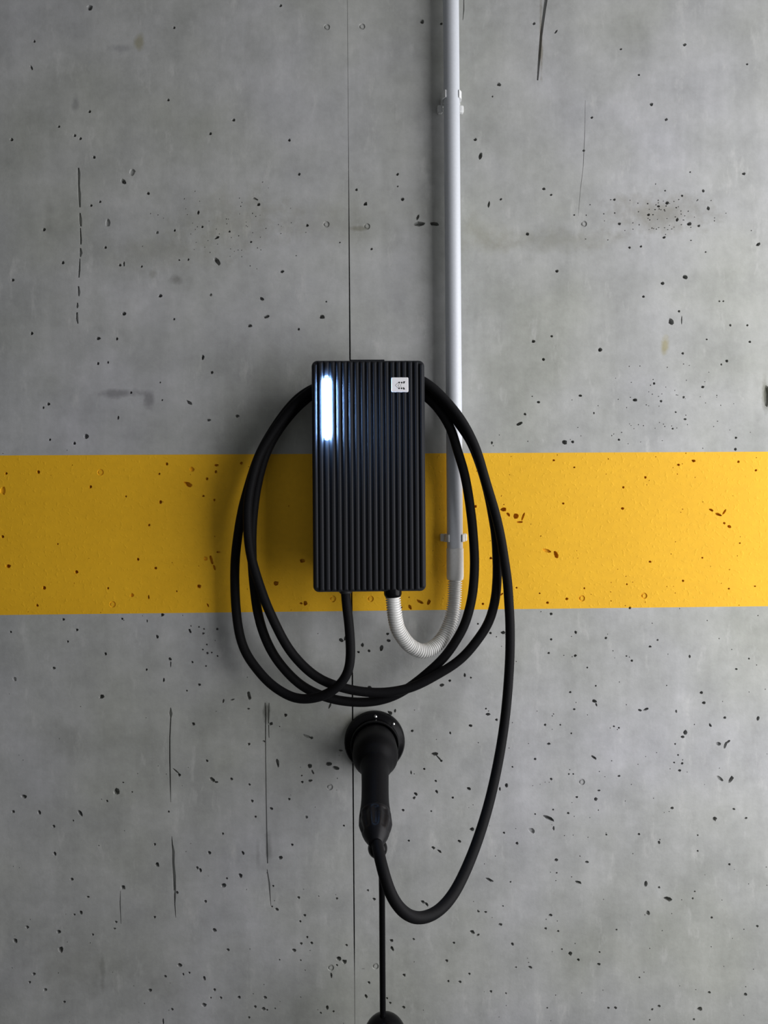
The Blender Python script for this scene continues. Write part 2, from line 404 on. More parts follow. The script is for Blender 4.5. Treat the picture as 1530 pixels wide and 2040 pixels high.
# pits (photo pixel x, y, half width, half height, tilt in degrees clockwise, shallow flag)
PITS = """
179 15 6 6 0;68 82 3;63 135 2.3 5 -25;347 55 3;335 199 3;465 239 4 3 0;419 266 3;178 222 3;117 252 3;149 270 3;160 276 3.5;23 278 3.5;187 313 3.5
263 343 6 8 0 s;246 362 7 4 35;295 385 3.5;181 409 3;199 402 2.5;215 443 5 9 0 s;88 457 3.5;395 423 2.5 4 0;403 452 2.5;432 473 5 3 -30;348 459 2.5;457 461 2.5;313 463 3 3 0 s;500 482 2.5;210 493 3
559 11 3;841 43 4;879 47 3;576 279 3;596 347 3;792 347 3;792 371 2;710 378 3;728 406 4;802 397 4;515 407 4;612 449 3;740 496 2.5;834 446 12 4.5 -8;832 433 2.6 6 15;866 446 10 4 10;677 483 2;690 489 3 2 -40;508 396 6 2 25 s
1064 47 3;1108 63 2 5 35;1364 89 3.5;1237 98 2.5;1273 149 2.5;1488 128 2.5;994 168 4;981 192 2;1298 208 3.5;1179 234 3;1327 238 3;947 278 4 3 0;957 310 3.5 7 15;1163 300 2.5;1482 346 3.5;1375 343 2;1083 376 3.5;1098 388 2.5;974 407 2.5 6 10;998 397 2.5;1224 398 2.5;1329 404 3.5;1312 411 3;1359 390 2.5;1401 380 3;1325 380 2;1411 415 3 4 0;1292 428 3;1349 438 3 4 30;1373 446 4;1392 450 3;1234 446 3;1051 466 4 3 0;1323 473 3;1511 487 5 3 -35;1277 491 2.5;1254 493 2.5;1406 502 2;1144 428 2
125 523 3.5;25 558 3.5;239 528 3;247 525 2 5 0;282 531 2.5;319 589 5 3.5 -15;247 625 4.5;63 664 3.5;196 674 4.5 3.5 0;233 675 3;195 724 3;215 722 2.5;433 521 9 4 50;404 712 3.5 5 0;422 742 3;498 649 5 3 0;347 636 2.5;319 762 2;261 782 2.5;323 797 2;377 802 7 3 35;96 805 3.5;86 812 2.5;416 837 4 2.5 0;473 829 4 3 0;235 832 2.5 4 0;99 876 3;148 883 3.5;172 869 5.5;357 518 2;375 517 2 3 0;420 587 3 3 0 s;562 541 4 3 0;522 595 5 3 30;531 631 6 3 -10;642 631 5;595 656 2.5;650 601 2
1109 540 3.5;1365 552 4.5;1320 564 3.5;1282 591 3;1353 620 2.5;1337 641 5 7 -15;1358 638 1.4 8 0 s;1063 680 3.5;1099 670 2.5;1196 697 4.5;1083 716 3;1455 648 2.5;1489 648 2.5;1433 600 2;1441 600 2;1408 676 2;1494 681 2.5;1360 704 2.5;1448 719 3;1437 726 2;1303 764 2.5;1400 771 3;1156 788 4 2.5 0;1073 801 3;1265 797 4.5 3 0;1317 799 2.5;1362 791 2.5;1046 825 2.5;1035 844 6 3.5 -30;1346 821 2;1125 881 5 4 20;1141 880 3;1233 876 2.5;980 882 2 3 0;1466 872 2.5;1465 895 3;1340 854 2;1365 835 3 2 0 s;1183 823 1.5 3 0;1527 790 5 20 0 s
12 943 3;76 940 3.5;6 978 6 8 0 s;332 924 3;317 944 2.5;382 935 5 5 0 s;375 965 9 4 25;431 927 4 3 0;430 940 3;412 954 3;180 970 3;320 1000 3.5;251 989 2;405 988 2.5;427 996 2.5;297 1046 2.5;5 1069 3.5;16 1128 5 4 0;115 1084 2;275 1114 3;310 1132 3;421 1115 3 9 -20;409 1113 4 4 0 s;427 1131 2.5 5 -20;435 1100 4 2 0;396 1168 5 4 10;152 1140 3.5;88 1171 4;215 1172 2.5;74 1206 3;296 1189 2 4 0;263 1186 4 4 0 s;352 1178 2;414 1206 2 4 -20;550 1162 5.5 4.5 15;602 1117 5 4 0;608 1202 4 5 30;600 1202 3 2 0;481 923 3;323 1225 4;126 1234 3
1103 917 2.5;1144 931 2;1286 951 2.5;1352 926 2.5;1382 918 4 3 20;1471 920 2.5;1506 937 2.5;1242 971 2.5;1122 1003 2.5;1240 1013 3.5 2.5 0;1003 1015 6 4 -10;1013 1025 5 2.5 50;1028 1028 6 5 0;1042 1029 2 8 20;1035 1040 6 2 0;1089 1097 9 3 20 s;1108 1105 4 8 -20;1417 1016 5 2.5 25;1431 1025 7 2.5 25;1443 1020 2 6 35;1443 1042 2.5;1453 1049 4 2.5 25;1295 1119 2.5;1399 1111 2;1361 1157 2.5;1164 1172 2;1129 1193 3;1091 1201 3;1075 1182 2;1249 1164 2;1029 1171 2;1452 1173 2;1504 1168 2;1474 1082 2;1255 1211 3;978 1112 3;999 1184 5 1.5 -35;962 1203 2.5;947 1009 3
854 1200 3.5 6 15;837 1199 8 3 30;817 1209 3 5 -25;799 1210 2.5;680 1276 5 4 20;687 1272 2 5 10;760 1291 4 6 25;735 1297 3;722 1285 3 4 25;774 1276 4 3 0;714 1299 2.5;772 1263 3;736 1369 4 3 0;880 1365 5 3 -20;896 1356 3;926 1345 2.5 4 0;952 1243 2;777 1420 5 3.5 30;787 1416 2 4 0;657 1406 2 6 20;569 1425 3.5
1098 1223 3;1147 1260 2.5 3.5 0;1207 1271 2.5;1098 1274 2.5;1002 1260 4 3 0;977 1261 2.5;1093 1301 2.5;1146 1306 3;1170 1330 2;1259 1316 2.5;1295 1288 3 2 0;1248 1307 2;1310 1275 2;1374 1308 2 3.5 0;1492 1312 2;1467 1333 2.5;1136 1379 2.5;1187 1366 2;1184 1397 5 3.5 30;1188 1404 1.6 4 -20;1144 1413 2.5;1287 1413 6 2.5 -25;1275 1415 4 2 20;1397 1380 3;1402 1400 4 3 0;1347 1417 2 3.5 0;1444 1430 3;1510 1431 3 4.5 0;1415 1445 2.5 4 -25;1365 1459 4 5 20;1360 1468 4 2.5 -10;1086 1444 2.5;1116 1444 2;1093 1482 3.5 2.5 0;1138 1461 2;1223 1447 2;1233 1450 2;1431 1482 5 4 0 s;1445 1484 3 8 20;1450 1478 7 2 -35;1183 1509 6 2.5 35;1345 1482 2;1351 1504 2;1343 1519 2;1359 1521 2.5;1354 1535 3 2.5 0;1435 1551 8 3 35 s;1456 1553 4 8 30;1233 1546 2.5;1133 1542 2;1142 1542 2;1098 1552 2.5;1066 1512 3;1009 1565 3 4 0;1021 1528 2;1193 1575 3 2 0;1187 1592 3.5;1149 1588 2.5;1132 1620 2.5;1339 1610 3.5 2.5 0;1424 1631 4;1462 1612 3 2 0;1486 1630 3 2 -30;1093 1630 12 4 28;1059 1655 8 5 25 s;1103 1650 2 4.5 0;1066 1622 2;1102 1613 2;1030 1680 3;1208 1663 2;1273 1662 2.5;1313 1678 2.5 3.5 0;1390 1664 2;1390 1695 2;1108 1713 3.5;1169 1717 4 2.5 0;1453 1722 2.5;1109 1739 2;975 1753 8 3 22;1152 1758 7 3 18;1017 1757 2;1287 1761 3.5 6 10;1313 1768 2.5;1330 1791 9 4 20;1384 1776 2;1380 1790 2;1291 1819 4 5 0 s;1097 1823 3.5 3 0;1087 1850 2.5;1112 1855 2.5;997 1842 4 3 0;967 1817 3 2 0;953 1816 3 2 0;1002 1805 2;941 1857 5 3.5 25;952 1863 4 2 -30;1021 1881 2.5 4 -20;1136 1900 4;1152 1912 3;1193 1921 3;1119 1891 2;1194 1897 2;1056 1927 4 2.5 25;1028 1927 2;935 1940 2.5;916 1956 3;978 1975 3;1274 1947 2;1413 1977 3;1485 1981 3.5 3 0;1509 1845 2.5;1418 1828 2.5;1226 2008 3;1212 2008 2.5;1313 2004 3;1299 2011 3 2 -30;1394 2010 5 4 0;1382 2031 2.5;1294 2032 2;1008 1979 2;1090 2008 2;1228 1852 2
153 1255 3;243 1233 2.5;293 1237 1.5 3 0;21 1259 2.5;135 1278 2.5;210 1303 3;107 1331 3.5 2.5 0;29 1353 4 4 0 s;313 1268 3 4 -30;378 1257 3 5 -35;405 1262 3 2 -20;396 1249 2;406 1253 2;380 1247 1.5;433 1253 2.5;412 1284 2;413 1301 2.5;404 1294 2;422 1300 2;433 1307 2;383 1319 2.5;410 1327 2;292 1334 2.5;326 1355 2.5 4 0;338 1313 4 3 0;340 1323 1.5 6 0;397 1364 3;372 1376 2;202 1388 5 5 0;445 1397 2 4 15;463 1394 4 1.6 -15;496 1386 4 8 -10;495 1412 3 2 0;385 1442 4 3 20;496 1483 2.5;412 1516 3 2.5 0;350 1536 8 1.8 40;357 1544 3.5 3 40;423 1554 7 4 30;430 1558 4 2 0;461 1552 3;497 1563 2.5;502 1596 3;232 1577 6.5 6 0;48 1587 6 4 20;78 1618 3.5 5 -20;160 1620 4 7 -30;26 1617 3.5;146 1635 2;213 1596 2.5;263 1578 2;336 1617 2.5;245 1559 2.5 1.5 0
107 1646 3.5 3 0;109 1701 3.5 4.5 -15;143 1752 3.5;245 1768 5 4 25;175 1787 4 2 0;161 1818 3.5 4.5 15;148 1822 2.5;54 1847 3.5;117 1856 4.5;30 1874 4 5 -30;121 1892 5 6 15;231 1837 3;228 1850 3 2 0;185 1862 2.5;313 1723 4 5 -15;417 1699 3.5;484 1699 3 4 -30;444 1661 2.5;393 1729 3;399 1734 3 4 -30;479 1745 4 5 -20;445 1764 5 5 0;452 1750 2.5;409 1796 3;353 1778 3;308 1827 3;427 1853 4.5;454 1892 3.5 3 0;358 1923 5 4 30;365 1941 2 3 0;377 1938 2.5;407 1949 3 5 -10;329 1945 3.5 2.5 0;299 1973 4 3 0;67 1940 4 3 0;59 1957 3;90 1972 4 3 0;128 1996 3;406 2002 5 4 -15;476 1987 4 3 -15;440 1988 3;427 1972 3;420 1988 2;343 2011 3;325 2035 2 6 0;496 2027 2.5;508 2005 2.5;308 1682 2.5
611 1467 8 3 20 s;620 1470 3.5 3 0;526 1477 4 2 10;496 1482 2.5;553 1520 3 8 -10;617 1526 5 4 0;623 1538 2 5 -25;655 1522 6 4 10;669 1530 6 4 15;679 1495 4 2 0;602 1558 2.5;618 1555 4 2.5 -10;601 1545 2;540 1611 4 3 20;576 1592 2.5;509 1627 2.5;611 1628 3 3 0 s;685 1645 2.5;699 1664 2.5;582 1683 3;540 1442 4 3 -20
559 1709 4;595 1788 3;671 1790 2.5;733 1774 2.5;745 1791 4 3 15;552 1812 4 3 25;542 1806 2;607 1824 3;598 1836 2.5;585 1893 4.5 3.5 0;600 1880 3;621 1879 3;612 1867 2.5;690 1883 2.5;675 1910 5 4 0;686 1916 5;671 1923 2.5;660 1943 2 6 0;735 1958 3;729 1985 3 4 -25;780 1874 3.5;781 1890 3.5 5 -20;824 1871 2.5;842 1797 5 3 30;850 1802 2.5 5 -35;805 1943 3;804 2007 3.5;777 1998 2.5;771 1989 2.5;890 1914 3;893 1955 2.5;904 1878 2.5;528 1987 4 3 0;525 2010 4;508 2006 3;532 2012 2;548 2009 2;652 2008 3 5 0;639 2018 2.5;664 2015 2.5;599 1913 2;557 1912 2;544 1765 2.5
938 1350 2;821 1456 3;937 1446 3.5 3 0;972 1423 4.5 3 0;968 1412 2;989 1434 3 2.5 0;897 1460 2 3 0;866 1502 7 3.5 5;874 1510 2 6 -40;879 1516 2.5;845 1532 2.5;868 1556 2.5;870 1577 2.5 4 -25;828 1582 4 3 30;825 1590 2.5 3.5 35;902 1589 2.5;934 1571 4 3 20;803 1614 3 2.5 -30;859 1616 2;940 1652 4.5 4 -20;915 1676 3.5 3 0;814 1675 2.5;863 1689 4 3 20;875 1696 5 2.5 30;819 1539 1.5 4 0;996 1572 2 4 0;1004 1659 2.5
"""
RINGS = [(651, 54), (721, 53), (650, 447), (731, 451), (1163, 446), (663, 1193), (738, 1193), (657, 1568), (659, 1928), (748, 1925), (1159, 1192), (1283, 1187), (1159, 1558), (224, 1204), (200, 941)]
# long marks left by the formwork: lists of (x, y, half width)
GROOVES = [
    [(156, 334, 1.5), (157, 345, 3), (157, 372, 2), (158, 386, 3), (159, 413, 2)], [(159, 424, 1.5), (160, 436, 3.4), (161, 451, 2)], [(160, 454, 1), (161, 478, 2.6), (161, 487, 1.5)],
    [(160, 494, 2), (161, 504, 3.4), (160, 512, 1.5)], [(159, 515, 1), (158, 538, 2.4), (157, 553, 1.5)], [(156, 570, 1.5), (157, 582, 3.4), (157, 590, 1.2)], [(154, 603, 1.5), (154, 610, 2.6), (154, 614, 1)], [(153, 622, 2), (153, 634, 3.2), (155, 645, 1.2)],
    [(340, 1410, 0.8), (340, 1422, 4), (340, 1430, 1.5), (338, 1470, 1.6), (338, 1510, 1.8), (339, 1560, 1.3), (340, 1598, 0.5)],
    [(342, 1666, 0.5), (343, 1682, 1.4), (345, 1696, 3), (345, 1720, 3.2), (347, 1745, 3), (348, 1784, 2.4), (348, 1800, 1.2), (350, 1828, 0.5)],
    [(528, 1400, 0.8), (529, 1420, 1.3), (529, 1500, 1.2), (530, 1580, 1.3), (531, 1640, 1.2), (532, 1700, 1.8), (533, 1720, 1)],
    [(536, 1400, 0.8), (535, 1440, 1.4), (536, 1470, 0.6)], [(532, 1732, 0.7), (536, 1760, 1.8), (538, 1785, 0.9), (540, 1806, 0.5)],
    [(1089, -10, 3.6), (1085, 18, 3.2), (1078, 70, 2.8), (1074, 120, 2.6), (1071, 160, 1.6)],
    [(1166, 200, 0.3), (1165, 260, 0.5), (1162, 330, 0.5), (1156, 380, 0.5), (1152, 430, 0.2)], [(924, -10, 0.6), (924, 20, 1.1), (922, 40, 0.5)],
    [(240, 1775, 0.5), (239, 1800, 1.4), (241, 1840, 0.6)],
]

rng = random.Random(7)
SEAM_X = W(699.5, 1020).x
Z_TOP = (W(0, 906).z + W(1530, 901).z) / 2
Z_BOT = (W(0, 1224).z + W(1530, 1209).z) / 2
K0 = mm_px(0.0)

polys = []          # (verts2d, depth, centre, shrink)
def add_pit(px, py, a, b, tilt, shallow):
    c = W(px, py, 0.0)
    n = 8 if max(a, b) > 2.4 else 6
    t = math.radians(-tilt); pts = []
    ph = rng.random() * 6.28
    for i in range(n):
        an = ph + 2 * math.pi * i / n
        j = rng.uniform(0.78, 1.15)
        u, v = math.cos(an) * a * j * K0, math.sin(an) * b * j * K0
        pts.append((c.x + u * math.cos(t) - v * math.sin(t), c.z + u * math.sin(t) + v * math.cos(t)))
    d = (0.0038 if shallow else min(0.011, max(0.003, 3.2 * min(a, b) * K0)))
    polys.append((pts, d, (c.x, c.z), 0.8))

for row in PITS.strip().replace('\n', ';').split(';'):
    q = row.split()
    if not q: continue
    sh = q[-1] == 's'
    if sh: q = q[:-1]
    q = [float(t) for t in q]
    a = q[2]; b = q[3] if len(q) > 3 else a * rng.uniform(0.85, 1.0); t = q[4] if len(q) > 4 else 0
    add_pit(q[0], q[1], a * 1.1, b * 1.1, t, sh)
for i in range(300):                                    # fine air holes over the lower and right half
    px, py = rng.uniform(0, 1530), rng.uniform(860, 2060)
    if rng.random() < 0.35: px = rng.uniform(950, 1530)
    add_pit(px, py, rng.uniform(0.8, 1.5), rng.uniform(0.8, 1.5), 0, False)
for i in range(70):
    add_pit(rng.gauss(1310, 60), rng.gauss(430, 26), rng.uniform(0.9, 1.9), rng.uniform(0.9, 1.7), 0, False)
for i in range(60):
    add_pit(rng.gauss(470, 70), rng.gauss(455, 40), rng.uniform(0.8, 1.5), rng.uniform(0.8, 1.5), 0, False)
for i in range(70):
    add_pit(rng.gauss(1330, 90), rng.gauss(820, 50), rng.uniform(0.8, 1.5), rng.uniform(0.8, 1.5), 0, False)
for i in range(260):                                    # the same wall goes on outside the view
    px, py = rng.uniform(-1700, 2700), rng.uniform(-700, 2500)
    if -20 < px < 1550 and -20 < py < 2060: continue
    r = rng.uniform(2, 4.5); add_pit(px, py, r, r * rng.uniform(0.7, 1), rng.uniform(-40, 40), False)
for g in GROOVES:
    L_, R_ = [], []
    for (x, y, w) in g:
        p = W(x, y, 0.0); j = rng.uniform(0.85, 1.15)
        L_.append((p.x - w * j * K0, p.z)); R_.append((p.x + w * j * K0, p.z))
    pts = L_ + R_[::-1]
    wm = max(q_[2] for q_ in g)
    polys.append((pts, 0.0045 if wm > 2 else (0.0022 if wm > 0.6 else 0.0005), None, 1.0))
for (px, py) in RINGS:                                  # round heads of formwork nails pressed into the face
    c = W(px, py, 0.0)
    def circ(r, n): return [(c.x + math.cos(2 * math.pi * i / n) * r * K0, c.z + math.sin(2 * math.pi * i / n) * r * K0) for i in range(n)]
    polys.append((circ(6.6, 14), 0.0016, (c.x, c.z), 0.88))
    polys.append((circ(3.2, 9), -1.0, None, 1.0))       # standing middle


def build_panel(x0, x1):
    eps = 0.003
    right = [(x1, 0.0), (x1, Z_C)]; left = [(x0, Z_C), (x0, 0.0)]
    gaps = [(0.0, 0.0002)] + [(W(699, py).z, g) for py, g in ((1960, 0.0003), (1880, 0.0009), (1500, 0.0011), (700, 0.0011), (480, 0.0008), (330, 0.0004), (250, 0.00025))] + [(Z_C, 0.0002)]
    if x1 == SEAM_X: right = [(SEAM_X - g, z) for z, g in gaps]
    else: left = [(SEAM_X + g, z) for z, g in gaps][::-1]
    verts = right + left
    faces = [list(range(len(verts)))]; edges = []
    for z in (Z_TOP, Z_BOT):
        i = len(verts); verts += [(x0 + (0.0011 if x0 == SEAM_X else 0), z), (x1 - (0.0011 if x1 == SEAM_X else 0), z)]; edges.append((i, i + 1))
    ids = [None]
    for P in polys:
        xs = [p[0] for p in P[0]]; zs = [p[1] for p in P[0]]
        if min(xs) < x0 + eps or max(xs) > x1 - eps or min(zs) < eps or max(zs) > Z_C - eps: continue
        i = len(verts); verts += P[0]
        faces.append(list(range(i, i + len(P[0])))); ids.append(P)
    V, E, F, ov, oe, of = delaunay_2d_cdt([Vector(v) for v in verts], edges, faces, 1, 1e-6)
    groups = {False: ([], [], {}), True: ([], [], {})}
    floor_pos = {}; pitf = []; flags = []
    for fi, f in enumerate(F):
        hits = [ids[k] for k in of[fi] if k != 0]
        pit = bool(hits) and not any(h[1] < 0 for h in hits)
        flags.append(pit)
        if pit:
            h = hits[0]
            for v in f:
                if v not in floor_pos:
                    x, z = V[v]
                    if h[2]: x, z = h[2][0] + (x - h[2][0]) * h[3], h[2][1] + (z - h[2][1]) * h[3]
                    floor_pos[v] = (x, h[1], z)
    cnt = {}
    for fi, f in enumerate(F):
        if flags[fi]:
            for a, b in ((f[0], f[1]), (f[1], f[2]), (f[2], f[0])):
                cnt.setdefault((min(a, b), max(a, b)), []).append((a, b, fi))
    def vid(g, key, co):
        vs, fs, d = groups[g]
        if key not in d:
            d[key] = len(vs); vs.append(co)
        return d[key]
    band_of = []
    for fi, f in enumerate(F):
        zc = sum(V[v][1] for v in f) / 3
        g = Z_BOT < zc < Z_TOP
        band_of.append(g)
        if flags[fi]:
            ix = [vid(g, ('f', v), floor_pos[v]) for v in f]
        else:
            ix = [vid(g, ('t', v), (V[v][0], 0.0, V[v][1])) for v in f]
        groups[g][1].append(ix)
    for k, lst in cnt.items():
        if len(lst) == 1:
            a, b, fi = lst[0]; g = band_of[fi]
            groups[g][1].append([vid(g, ('t', a), (V[a][0], 0.0, V[a][1])), vid(g, ('t', b), (V[b][0], 0.0, V[b][1])),
                                 vid(g, ('f', b), floor_pos[b]), vid(g, ('f', a), floor_pos[a])])
    # sides and back of the slab
    vs, fs, d = groups[False]
    n = len(vs); T = 0.05
    for z in (0.0, Z_C):
        xa, xb = x0 + (0.0013 if x0 == SEAM_X else 0), x1 - (0.0013 if x1 == SEAM_X else 0)
        vs += [(xa, 0.0002, z), (xb, 0.0002, z), (xa, T, z), (xb, T, z)]
    for r in range(1):
        b = n + 4 * r; t = b + 4
        fs += [[b, b + 2, t + 2, t], [b + 1, t + 1, t + 3, b + 3], [b + 2, b + 3, t + 3, t + 2]]
    fs += [[n, n + 1, n + 3, n + 2], [n + 4, n + 6, n + 7, n + 5]]
    p = mesh_obj('concrete_panel', vs, fs, M_CONC, wall_back)
    s = mesh_obj('painted_band', groups[True][0], groups[True][1], M_YEL, p)
    s['label'] = 'yellow painted band'
    for o in (p, s):
        bm = bmesh.new(); bm.from_mesh(o.data)
        bmesh.ops.triangulate(bm, faces=[f for f in bm.faces if len(f.verts) > 4])
        bm.to_mesh(o.data); bm.free()
    return p


build_panel(X_L, SEAM_X)
build_panel(SEAM_X, X_R)

# ------------------------------------------------------------------ wall charger
YF = -0.092                          # front skin of the cover (ribs stand proud of it)
a = W(622, 948, YF); b_ = W(847.5, 948, YF); t_ = W(735, 717.5, YF); d_ = W(735, 1179, YF)
BX0, BX1, BZ1, BZ0 = a.x, b_.x, t_.z, d_.z
BXC = (BX0 + BX1) / 2
charger = empty('wall_charger', (BXC, 0, BZ0))
tag(charger, 'dark ribbed electric car wall charger with lit status strip, on the concrete wall', 'charger')

bm = bmesh.new()
prism_y(bm, rounded_rect(BX0, BX1, BZ0, BZ1, 0.0085), [(-0.066, 0.002), (-0.068, 0.0), (YF + 0.004, 0.0), (YF + 0.001, 0.0012), (YF, 0.004)])
cover = sharp(bm_obj('front_cover', bm, M_BOX, charger), 30)
# vertical ribs, each a rounded bar
NR = 19
pitch = (BX1 - BX0) / NR
LED_T, LED_B = W(652, 753, YF - 0.005).z, W(652, 871, YF - 0.005).z
led_i = 2


def rib_mesh(name, xc, z0, z1, w, h, mat, parent, y0=YF, cs=5):
    vs, fs = [], []
    prof = [(-w / 2, 0.0008), (-w / 2, -h * 0.35), (-w * 0.42, -h * 0.75), (-w * 0.22, -h), (w * 0.22, -h), (w * 0.42, -h * 0.75), (w / 2, -h * 0.35), (w / 2, 0.0008)]
    lay = [(z0, 0.0, 0.15), (z0 + 0.0012, 0, 0.75), (z0 + 0.003, 0, 1.0), (z1 - 0.003, 0, 1.0), (z1 - 0.0012, 0, 0.75), (z1, 0, 0.15)]
    n = len(prof)
    for z, _, k in lay:
        for (x, y) in prof:
            vs.append((xc + x, y0 + (y * k if y < 0 else y), z))
    for i in range(len(lay) - 1):
        for k in range(n):
            fs.append((i * n + k, i * n + (k + 1) % n, (i + 1) * n + (k + 1) % n, (i + 1) * n + k))
    fs.append(tuple(range(n))[::-1]); fs.append(tuple(range((len(lay) - 1) * n, len(lay) * n)))
    return sharp(mesh_obj(name, vs, fs, mat, parent), 40)


for i in range(NR):
    xc = BX0 + pitch * (i + 0.5)
    ins = 0.0052 if i in (0, NR - 1) else 0.0022
    z0, z1 = BZ0 + ins, BZ1 - ins
    w = pitch * 0.78
    if i in (0, NR - 1): xc += pitch * (0.12 if i == 0 else -0.12); w *= 0.8
    if i == led_i:
        rib_mesh('rib', xc, z0, LED_B - 0.002, w, 0.0032, M_BOX, cover)
        rib_mesh('rib', xc, LED_T + 0.002, z1, w, 0.0032, M_BOX, cover)
    else:
        rib_mesh('rib', xc, z0, z1, w, 0.0032, M_BOX, cover)
# status light: a rounded bar lens in the gap of the third rib
xl = W(652.0, 812, YF - 0.004).x
sl = rib_mesh('status_light', xl, LED_B, LED_T, 0.0098, 0.0072, M_LED, charger)
sl['label'] = 'glowing blue-white light strip'
# rear housing: narrower, the cable is hung over its top
bm = bmesh.new()
zr1 = W(735, 783, -0.04).z
prism_y(bm, rounded_rect(BXC - 0.058, BXC + 0.058, BZ0 + 0.016, zr1, 0.02), [(0.0, 0.0), (-0.0655, 0.0)])
sharp(bm_obj('rear_housing', bm, M_BACK, charger), 30)
# shallow lip in the middle of the top edge
bm = bmesh.new()
pA, pB = W(697, 717, YF), W(766, 717, YF)
add_box(bm, pA.x, pB.x, -0.089, -0.072, BZ1 - 0.001, BZ1 + 0.0016, 0.0007)
bm_obj('top_lip', bm, M_BOX, charger)
# white badge with print
pc = W(796.5, 766.5, YF - 0.0035); kb = mm_px(YF - 0.0035)
bm = bmesh.new()
prism_y(bm, rounded_rect(pc.x - 17 * kb, pc.x + 17 * kb, pc.z - 14.6 * kb, pc.z + 14.6 * kb, 2.2 * kb), [(YF - 0.0005, 0), (YF - 0.0037, 0), (YF - 0.0041, 0.0004)])
badge = sharp(bm_obj('badge', bm, M_BADGE, charger), 30); badge['label'] = 'small white square badge'
yb = YF - 0.0041


def flat_poly(bm, pts):              # printed shape standing 0.1 mm proud
    f = [bm.verts.new((x, yb - 0.0001, z)) for x, z in pts]
    g = [bm.verts.new((x, yb + 0.0001, z)) for x, z in pts]
    bm.faces.new(f); bm.faces.new(g[::-1]); n = len(pts)
    for i in range(n): bm.faces.new((f[i], g[i], g[(i + 1) % n], f[(i + 1) % n]))


bm = bmesh.new()
for (dx, dy, kind) in ((795.2, 762, 0), (800.3, 762.2, 0), (805.4, 761.8, 1), (795.0, 773.6, 0), (800.0, 773.6, 0), (805.0, 773.8, 2)):
    p = W(dx, dy, yb)
    r = 2.1 * kb
    if kind == 0:
        pts = [(p.x + math.cos(math.pi * (i / 5 + 0.5)) * r * (1 if i % 2 == 0 else 0.72), p.z + math.sin(math.pi * (i / 5 + 0.5)) * r * (1 if i % 2 == 0 else 0.72)) for i in range(10)]
    elif kind == 1:
        pts = [(p.x - r, p.z - r), (p.x, p.z - r), (p.x + r, p.z + r), (p.x - r, p.z + r)]
    else:
        pts = [(p.x - r, p.z - r), (p.x + r, p.z - r), (p.x, p.z + r), (p.x - r, p.z + r)]
    flat_poly(bm, pts)
bm_obj('logo_dots', bm, M_INK, badge)
bm = bmesh.new()


def stroke(pts, w):
    for (x0, y0), (x1, y1) in zip(pts[:-1], pts[1:]):
        p, q = W(x0, y0, yb), W(x1, y1, yb)
        d = (q - p).normalized(); nx, nz = -d.z * w * kb / 2, d.x * w * kb / 2
        flat_poly(bm, [(p.x + nx, p.z + nz), (p.x - nx, p.z - nz), (q.x - nx, q.z - nz), (q.x + nx, q.z + nz)])


stroke([(793, 762.5), (787.4, 767.6), (793, 773.3)], 0.75)
stroke([(796, 764.8), (792.6, 768), (796, 771)], 0.7)
stroke([(799.5, 764.8), (797.6, 768), (799.5, 770.8)], 0.7)
bm_obj('logo_chevrons', bm, M_INKG, badge)
# cable glands under the housing
Y_OUT = -0.080
g1 = W(688.5, 1174, Y_OUT)
vs, fs = lathe([(0, 0.004), (0.0092, 0.004), (0.0092, -0.002), (0.0080, -0.0035), (0.0, -0.0035)], (g1.x, Y_OUT, BZ0), (0, 0, 1), 28)
sharp(mesh_obj('cable_gland', vs, fs, M_BACK, charger), 40)
g2 = W(782.5, 1185, Y_OUT)
zg = W(782.5, 1189, Y_OUT).z - BZ0
vs, fs = lathe([(0, 0.004), (0.0132, 0.004), (0.0132, zg * 0.55), (0.0122, zg * 0.85), (0.0108, zg * 1.05), (0, zg * 1.05)], (g2.x, Y_OUT, BZ0), (0, 0, 1), 28)
sharp(mesh_obj('hose_gland', vs, fs, M_GLOSS, charger), 30)

# ------------------------------------------------------------------ conduit, clips, hose
YP = -0.0195; RP = 0.0125
pp = W(906.2, 1075, YP)
XP = pp.x
z_sl1, z_sl0 = W(906, 1093, YP - RP).z, W(906, 1156, YP - RP).z
conduit = empty('conduit_pipe', (XP, YP, z_sl0))
tag(conduit, 'straight pale grey plastic conduit running up the wall beside the charger', 'pipe')
vs, fs = lathe([(RP * 0.86, 0.0), (RP, 0.0), (RP, Z_C - z_sl1 + 0.02), (RP * 0.86, Z_C - z_sl1 + 0.02)], (XP, YP, z_sl1 - 0.02), (0, 0, 1), 40)
sharp(mesh_obj('pipe', vs, fs, M_PIPE, conduit), 40)
rs = 0.0134
vs, fs = lathe([(RP * 0.98, 0), (rs * 0.94, 0.0), (rs, 0.005), (rs, z_sl1 - z_sl0 - 0.0006), (rs - 0.0006, z_sl1 - z_sl0), (RP + 0.00005, z_sl1 - z_sl0)], (XP, YP, z_sl0), (0, 0, 1), 40)
sl = sharp(mesh_obj('coupling_sleeve', vs, fs, M_HOSE, conduit), 40); sl['label'] = 'lighter sleeve joining pipe and hose'


